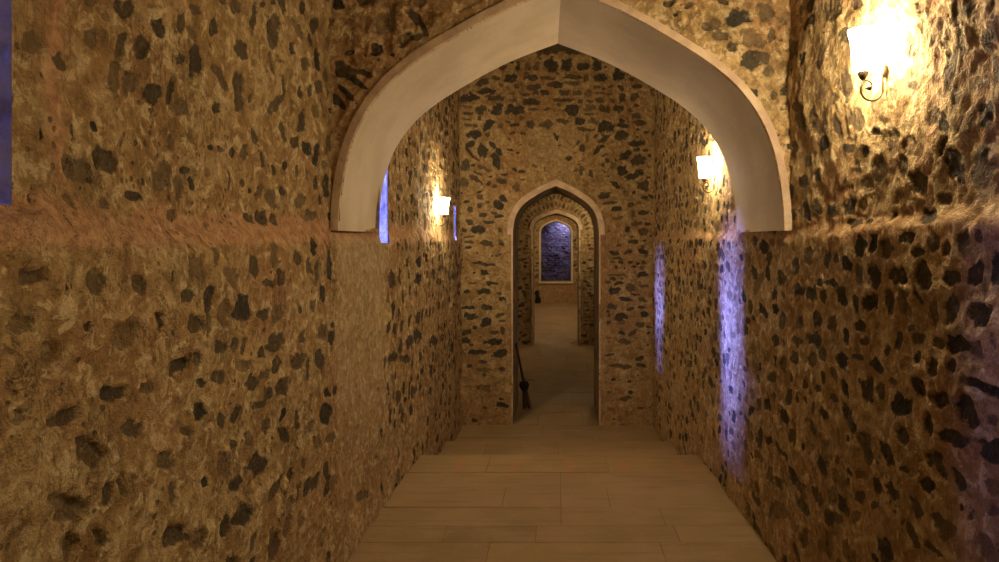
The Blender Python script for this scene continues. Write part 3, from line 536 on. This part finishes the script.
# light shaft behind the window: a brick-coursed wall under open sky
us = lin((-1.5, 1.5, .02)); vs = lin((-.2, 4.2, .02))
bst = []
r = np.random.RandomState(8); z = 0.0; k = 0
while z < 4.2:
    x = -1.5+(k % 2)*.11
    while x < 1.5:
        if r.rand() < .75: bst.append((x, z, np.diag([.098, .034]), r.choice([.6, .8, 1.0])))
        x += .21
    z += .085; k += 1
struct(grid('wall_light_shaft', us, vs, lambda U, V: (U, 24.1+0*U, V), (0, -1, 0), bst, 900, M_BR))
for nm, x in (('wall_shaft_left', -1.5), ('wall_shaft_right', 1.5)):
    raw(nm, [(x, YZ2, -.2), (x, 24.1, -.2), (x, 24.1, 4.2), (x, YZ2, 4.2)], [(0, 1, 2, 3)], M_R)['kind'] = 'structure'
raw('floor_light_shaft', [(-1.5, YZ2, -.05), (1.5, YZ2, -.05), (1.5, 24.1, -.05), (-1.5, 24.1, -.05)], [(0, 1, 2, 3)], M_R)['kind'] = 'structure'
rz = struct(grid('wall_far_rear', withlines(lin((-1.5, 1.5, .05)), -.495, .495), lin((-.2, 4.2, .04)), lambda U, V: (U, YZ2+0*U, V), (0, 1, 0), [], 930, M_B, cut=A3.inside, amp=.3, flip=True))

# ---- vaults
def vault(name, y0, y1, seed, hw=1.07, cx=.03, rise=.72, st=.035):
    th = lin((-.02, math.pi+.02, .025)); ys = lin((y0, y1, st))
    stn = fill([], y0, y1, 0, math.pi*.95, seed, k1, .15, .11, .7)
    return struct(grid(name, ys, th, lambda U, V: (cx+(hw+.02)*np.cos(V), U, TOP-.01+rise*np.sin(V)), (0, 0, -1), stn, seed, M_W))
vault('ceiling', -1.6, YW+.02, 950)
vault('ceiling_second_room', YW2-.02, YV+.02, 960)
vault('ceiling_third_room', YV2-.02, YZ+.02, 970, 1.21, 0)
us = lin((-1.2, 1.25, .05)); vs = lin((-.3, 4.1, .05))
struct(grid('wall_entrance', us, vs, lambda U, V: (U, -1.55+0*U, V), (0, 1, 0), fill([], -1.1, 1.1, 0, 4, 41, k1), 980, M_W, flip=True))

# ---- slit windows: tunnels through the thick left wall
OUT = -1.95
for i, (a, b, c, d) in enumerate(SL):
    w = struct(empty('window_%d' % (i+1), (-1.1, (a+b)/2, c)))
    n = 14; xs = np.linspace(-1.090 if i == 0 else -1.062, OUT, n)
    V = []
    for k, x in enumerate(xs):
        t = k/(n-1); q = fbm(np.array([x*3]), np.array([i*2.]), .3, 60, 2)[0]*.008
        V += [(x, a+q, c+.2*t), (x, b+q, c+.2*t), (x, b+q, d+.65*t), (x, a+q, d+.65*t)]
    Fc = [(k*4+j, k*4+(j+1) % 4, k*4+4+(j+1) % 4, k*4+4+j) for k in range(n-1) for j in range(4)]
    raw('reveal', V, Fc, M_L, w)

# ------------------------------------------------------------------ floor
def fz(y):
    if y < 5.17: return -.012*max(0, y-3.3)/1.0-.018*max(0, y-3.9)*2.0
    if y < 6.40: return -.295-.03*(y-5.17)
    return -.46
rows = [(-1.6, [-.5, .3]), (-1.0, [-.2, .5]), (-.4, [-.6, .1, .7]), (.2, [-.35, .4]), (.8, [-.1, .6]), (1.4, [-.5, .2]), (2.0, [-.2, .55]), (2.55, [.05]),
        (3.08, [-.35, .55]), (3.53, [-.61, -.11, .66]), (3.74, [.03, .62]), (4.02, [-.33, .03, .33]), (4.38, [.03]), (4.72, [-.5, .38]),
        (5.17, [-.3, .5]), (5.80, [-.65, 0.02, .7]), (6.40, [-.4, .45]), (6.95, [-.15, .6]),
        (7.4, [-.2, .3]), (7.95, [.1]), (8.4, [-.5, .2]), (9.0, [-.1, .6]), (9.7, [-.4, .3]), (10.4, [-.1, .5]), (11.1, [-.6, .2]), (11.8, [-.3, .4]), (12.5, [.0, .6]),
        (13.1, [-.2, .3]), (13.9, [-.5, .2]), (14.6, [-.1, .6]), (15.3, [-.4, .3]), (16.1, [-.6, .1]), (16.9, [-.2, .5]), (17.8, [-.5, .3]), (18.7, [0, .6]), (19.6, [-.3, .4]), (20.6, [-.1, .5]), (21.95, None)]
r = np.random.RandomState(12)
V = []; Fc = []; SH = []
for k in range(len(rows)-1):
    y0, br = rows[k]; y1 = rows[k+1][0]
    hw = (-1.12, 1.17) if y0 < YW or YW2-.01 < y0 < YV else (-1.3, 1.3)
    xs = [hw[0]]+br+[hw[1]]
    nose = rows[k+1][0] in (5.17, 6.40)
    for a, b in zip(xs[:-1], xs[1:]):
        g = .0014; dz = r.uniform(-.0015, .0015); sh = r.uniform(.35, .75)
        if y0 == 3.53 and abs(a+.61) < .01: sh = .08
        if y0 in (5.8,): sh *= .9
        i = len(V); x0, x1 = a+g, b-g; ya = y0+g; yb = y1-(0 if nose else g)
        za, zb = fz(y0+1e-4)+dz, fz(y1-1e-4)+dz
        dep = .02 if not nose else .26
        c = .0025
        V += [(x0, ya, za-.02), (x1, ya, za-.02), (x1, yb, zb-dep), (x0, yb, zb-dep),
              (x0, ya, za-c), (x1, ya, za-c), (x1, yb, zb-c), (x0, yb, zb-c),
              (x0+c, ya+c, za), (x1-c, ya+c, za), (x1-c, yb-c, zb), (x0+c, yb-c, zb)]
        for o in (0, 4):
            Fc += [(i+o+j, i+o+(j+1) % 4, i+o+4+(j+1) % 4, i+o+4+j) for j in range(4)]
        Fc.append((i+8, i+9, i+10, i+11)); SH += [sh]*12
fl = struct(raw('floor', V, Fc, M_S, attrs=dict(shade=SH)))
V = []; Fc = []
for y0, y1 in ((-1.6, 5.165), (5.165, 6.395), (6.395, 22.0)):
    i = len(V); m = 12
    ys = np.linspace(y0, y1, m)
    for y in ys: z = fz(min(max(y, y0+1e-2), y1-1e-2))-.006; V += [(-1.3, y, z), (1.3, y, z)]
    Fc += [(i+2*j, i+2*j+1, i+2*j+3, i+2*j+2) for j in range(m-1)]
raw('joint_bed', V, Fc, M_MORT, fl)

# ------------------------------------------------------------------ wall sconces
def tube(path, rad, seg=10):
    P = [Vector(p) for p in path]; V = []; Fc = []
    for i, p in enumerate(P):
        t = (P[min(i+1, len(P)-1)]-P[max(i-1, 0)]).normalized()
        s = Vector((0, 1, 0)); n = t.cross(s).normalized(); rr = rad(i/(len(P)-1)) if callable(rad) else rad
        for k in range(seg):
            a = 2*math.pi*k/seg; V.append(p+(n*math.cos(a)+s*math.sin(a))*rr)
    for i in range(len(P)-1):
        Fc += [(i*seg+k, i*seg+(k+1) % seg, (i+1)*seg+(k+1) % seg, (i+1)*seg+k) for k in range(seg)]
    bm = bmesh.new(); vv = [bm.verts.new(v) for v in V]
    for f in Fc: bm.faces.new([vv[q] for q in f])
    bm.faces.new(vv[:seg][::-1]); bm.faces.new(vv[-seg:]); return bm
def lathe(prof, seg=28, cx=0, flute=0.0, cap=False):
    bm = bmesh.new(); R = []
    for rad, z in prof:
        R.append([bm.verts.new((cx+rad*(1+flute*math.cos(8*2*math.pi*k/seg))*math.cos(2*math.pi*k/seg), rad*(1+flute*math.cos(8*2*math.pi*k/seg))*math.sin(2*math.pi*k/seg), z)) for k in range(seg)])
    for a, b in zip(R[:-1], R[1:]):
        for k in range(seg): bm.faces.new((a[k], a[(k+1) % seg], b[(k+1) % seg], b[k]))
    if cap: bm.faces.new(R[0][::-1]); bm.faces.new(R[-1])
    return bm
def sconce():
    """local frame: wall plane at x=0, lamp stands out towards -x, shade foot at z=0"""
    t = empty('wall_sconce', (0, 0, 0)); c = -.078
    o = bmobj('lamp_shade', lathe([(.020, -.002), (.033, .0), (.036, .012), (.0365, .04), (.038, .075), (.042, .11), (.049, .138), (.050, .142), (.046, .138), (.039, .11), (.035, .075), (.0335, .04), (.033, .014), (.018, .006)], 32, c, .012), M_G, t, True)
    bmobj('shade_cup', lathe([(.004, -.030), (.010, -.026), (.016, -.012), (.021, -.003), (.022, .001), (.018, .002)], 24, c, 0, True), M_IRON, t, True)
    path = []
    for k in range(22):                       # big lower scroll
        a = math.radians(100+k*(255/21)); path.append((c+.032+.038*math.cos(a)-.002, 0, -.066+.036*math.sin(a)))
    path[0] = (c, 0, -.028)
    for k in range(1, 9): path.append((-.010, 0, -.066+k*.0125))
    bmobj('arm', tube(path, .0035), M_IRON, t, True)
    cur = []
    for k in range(14):
        a = math.radians(160-k*24); rr = .022-.0011*k; cur.append((c+.016+rr*math.cos(a), 0, -.052+rr*math.sin(a)))
    cur.insert(0, (c-.003, 0, -.030))
    bmobj('inner_scroll', tube(cur, .0028), M_IRON, t, True)
    sb = bmobj('scroll_ball', lathe([(.001, -.009), (.006, -.007), (.009, 0), (.006, .007), (.001, .009)], 16, c+.022, 0, True), M_IRON, t, True)
    sb.location = (0, 0, -.058)
    bm = lathe([(.006, -.010), (.024, -.008), (.028, -.001), (.028, .004)], 24, 0, 0, True)
    from mathutils import Matrix
    bmesh.ops.scale(bm, vec=(.45, .8, 1), verts=bm.verts)
    bmesh.ops.rotate(bm, cent=(0, 0, 0), matrix=Matrix.Rotation(math.radians(90), 3, 'Y'), verts=bm.verts)
    bmesh.ops.rotate(bm, cent=(0, 0, 0), matrix=Matrix.Rotation(math.radians(90), 3, 'X'), verts=bm.verts)
    bmesh.ops.translate(bm, vec=(-.004, 0, .0), verts=bm.verts)
    bmobj('wall_plate', bm, M_IRON, t, True)
    return t
proto = sconce()
def copy_tree(o, parent=None):
    c = o.copy(); C.objects.link(c)
    if parent: c.parent = parent
    for ch in list(o.children): copy_tree(ch, c)
    return c
LAMPS = [((1.143, 2.31, 2.185), 0, 'lit opal glass wall sconce with scrolled arm, nearest lamp on the right wall', 'wall sconces'),
         ((1.115, 4.66, 2.035), 0, 'small lit wall sconce on the right wall seen just through the big arch', 'wall sconces'),
         ((-1.070, 5.90, 1.830), math.pi, 'small lit wall sconce on the left wall beyond the big arch', 'wall sconces'),
         ((1.085, 12.0, 2.0), 0, 'lit wall sconce on the right wall of the second room, hidden behind the first doorway', 'wall sconces'),
         ((1.235, 16.2, 2.1), 0, 'lit wall sconce on the right wall of the furthest room', 'wall sconces'),
         ((-1.235, 19.6, 2.1), math.pi, 'lit wall sconce on the left wall of the furthest room', 'wall sconces'),
         ((-1.235, 15.6, 2.1), math.pi, 'added fill lamp in sconce form, unseen on the left wall just inside the furthest room', 'wall sconces'),  # extra unseen lamp, added to brighten the furthest room's floor
         ((1.235, 19.9, 2.1), 0, 'added fill lamp in sconce form, unseen on the right wall near the arched window of the furthest room', 'wall sconces'),  # second extra lamp out of view, added for a brighter far floor
         ((1.140, -.85, 2.35), 0, 'added fill lamp in sconce form, unseen on the right wall behind the viewpoint', 'wall sconces')]  # added fill light behind the camera, reusing the sconce model
for i, (loc, rz, lab, grp) in enumerate(LAMPS):
    o = proto if i == 0 else copy_tree(proto)
    o.location = loc; o.rotation_euler = (0, 0, rz); tag(o, lab, 'wall lamp', grp)

# ------------------------------------------------------------------ broom leaning in the first doorway
br = empty('broom', (-.36, 8.02, -.46))
def seg_bm(a, b, r0, r1, seg=10, n=6):
    a, b = Vector(a), Vector(b)
    return tube([a.lerp(b, k/n) for k in range(n+1)], lambda t: r0+(r1-r0)*t, seg)
L = Vector(br.location)
top = Vector((-.462, 7.62, .42))-L; mid_ = Vector((-.385, 7.95, -.10))-L; foot = Vector((-.345, 8.06, -.455))-L
bmobj('handle', seg_bm(top, mid_, .013, .016), M_WOOD, br, True)
bm = bmesh.new()
rr = np.random.RandomState(2)
head = [mid_.lerp(foot, t) for t in (-.06, .0, .12, .26, .34)]
bmobj('binding', tube(head, lambda t: (.020+.042*math.sin(min(1, t*1.15)*math.pi)**.8), 14), M_CLOTH, br, True)
bm = bmesh.new()
for k in range(46):
    a = rr.rand()*6.28; q = rr.rand()**.5
    s = mid_.lerp(foot, .28)+Vector((math.cos(a)*.03*q, math.sin(a)*.03*q, 0))
    e = foot+Vector((math.cos(a)*.06*q, math.sin(a)*.07*q, rr.uniform(0.0, .03)))
    t = tube([s.lerp(e, j/3)+Vector((0, 0, 0)) for j in range(4)], .0028, 5); me = bpy.data.meshes.new('tmp'); t.to_mesh(me); t.free(); bm.from_mesh(me); bpy.data.meshes.remove(me)
bmobj('bristles', bm, M_STRAW, br)
bmobj('twig', tube([mid_+Vector((.0, .02, .03)), mid_+Vector((.06, .03, .022)), mid_+Vector((.13, .03, .02))], .004, 6), M_STRAW, br)
tag(br, 'dark broom leaning against the left side of the first doorway', 'broom')

# dark bundle by the far wall
prof = [(.02, 0), (.075, .004), (.095, .06), (.088, .14), (.06, .22), (.052, .26), (.075, .32), (.07, .37), (.04, .41), (.012, .43)]
bm = lathe(prof, 24, 0, .03, True)
for v in bm.verts: v.co.x += .02*math.sin(v.co.z*14)+.01*math.sin(v.co.y*40); v.co.y += .012*math.sin(v.co.z*23)
b = bmobj('tied_sack', bm, M_CLOTH, None, True); b.location = (-.60, 21.68, -.46)
tag(b, 'small dark tied bundle standing on the floor at the foot of the far wall', 'sack')

# ------------------------------------------------------------------ daylight
def area(name, loc, target, sx, sy, power, col, spread=180):
    l = bpy.data.lights.new(name, 'AREA'); l.shape = 'RECTANGLE'; l.size = sx; l.size_y = sy; l.energy = power; l.color = col
    l.spread = math.radians(spread)
    o = bpy.data.objects.new(name, l); C.objects.link(o); o.location = loc
    o.rotation_euler = (Vector(target)-Vector(loc)).to_track_quat('-Z', 'Y').to_euler()
    return o
BLUE = (.13, .17, 1.0)
for i, (a, b, c, d) in enumerate(SL):
    y = (a+b)/2
    area('slit_daylight', (OUT-1.0, y+(0, .12, .0)[i], 2.54+(c-1.585)), (-1.05, y, 1.80), .66, .56, (26, 1150, 1000)[i], BLUE, 100)
area('shaft_daylight', (.50, 23.80, 2.80), (.38, 24.1, 2.15), .4, .25, 34, (.2, .26, 1.0), 80)
w = bpy.data.worlds.new('sky'); bpy.context.scene.world = w; w.use_nodes = True
bg = w.node_tree.nodes['Background']; bg.inputs[0].default_value = (.12, .18, 1.0, 1); bg.inputs[1].default_value = .25

# ------------------------------------------------------------------ camera and view
cd = bpy.data.cameras.new('camera'); cam = bpy.data.objects.new('camera', cd); C.objects.link(cam)
cam.location = (0, 0, EYE); cam.rotation_euler = (math.pi/2, 0, 0)
cd.sensor_width = 36; cd.lens = F/999*36; cd.shift_x = -(VX-499.5)/999; cd.shift_y = -(281-VY)/999; cd.clip_start = .02
sc = bpy.context.scene; sc.camera = cam
sc.view_settings.view_transform = 'Standard'; sc.view_settings.look = 'None'; sc.view_settings.gamma = 1
sc.view_settings.use_curve_mapping = False
sc.view_settings.exposure = 0.3
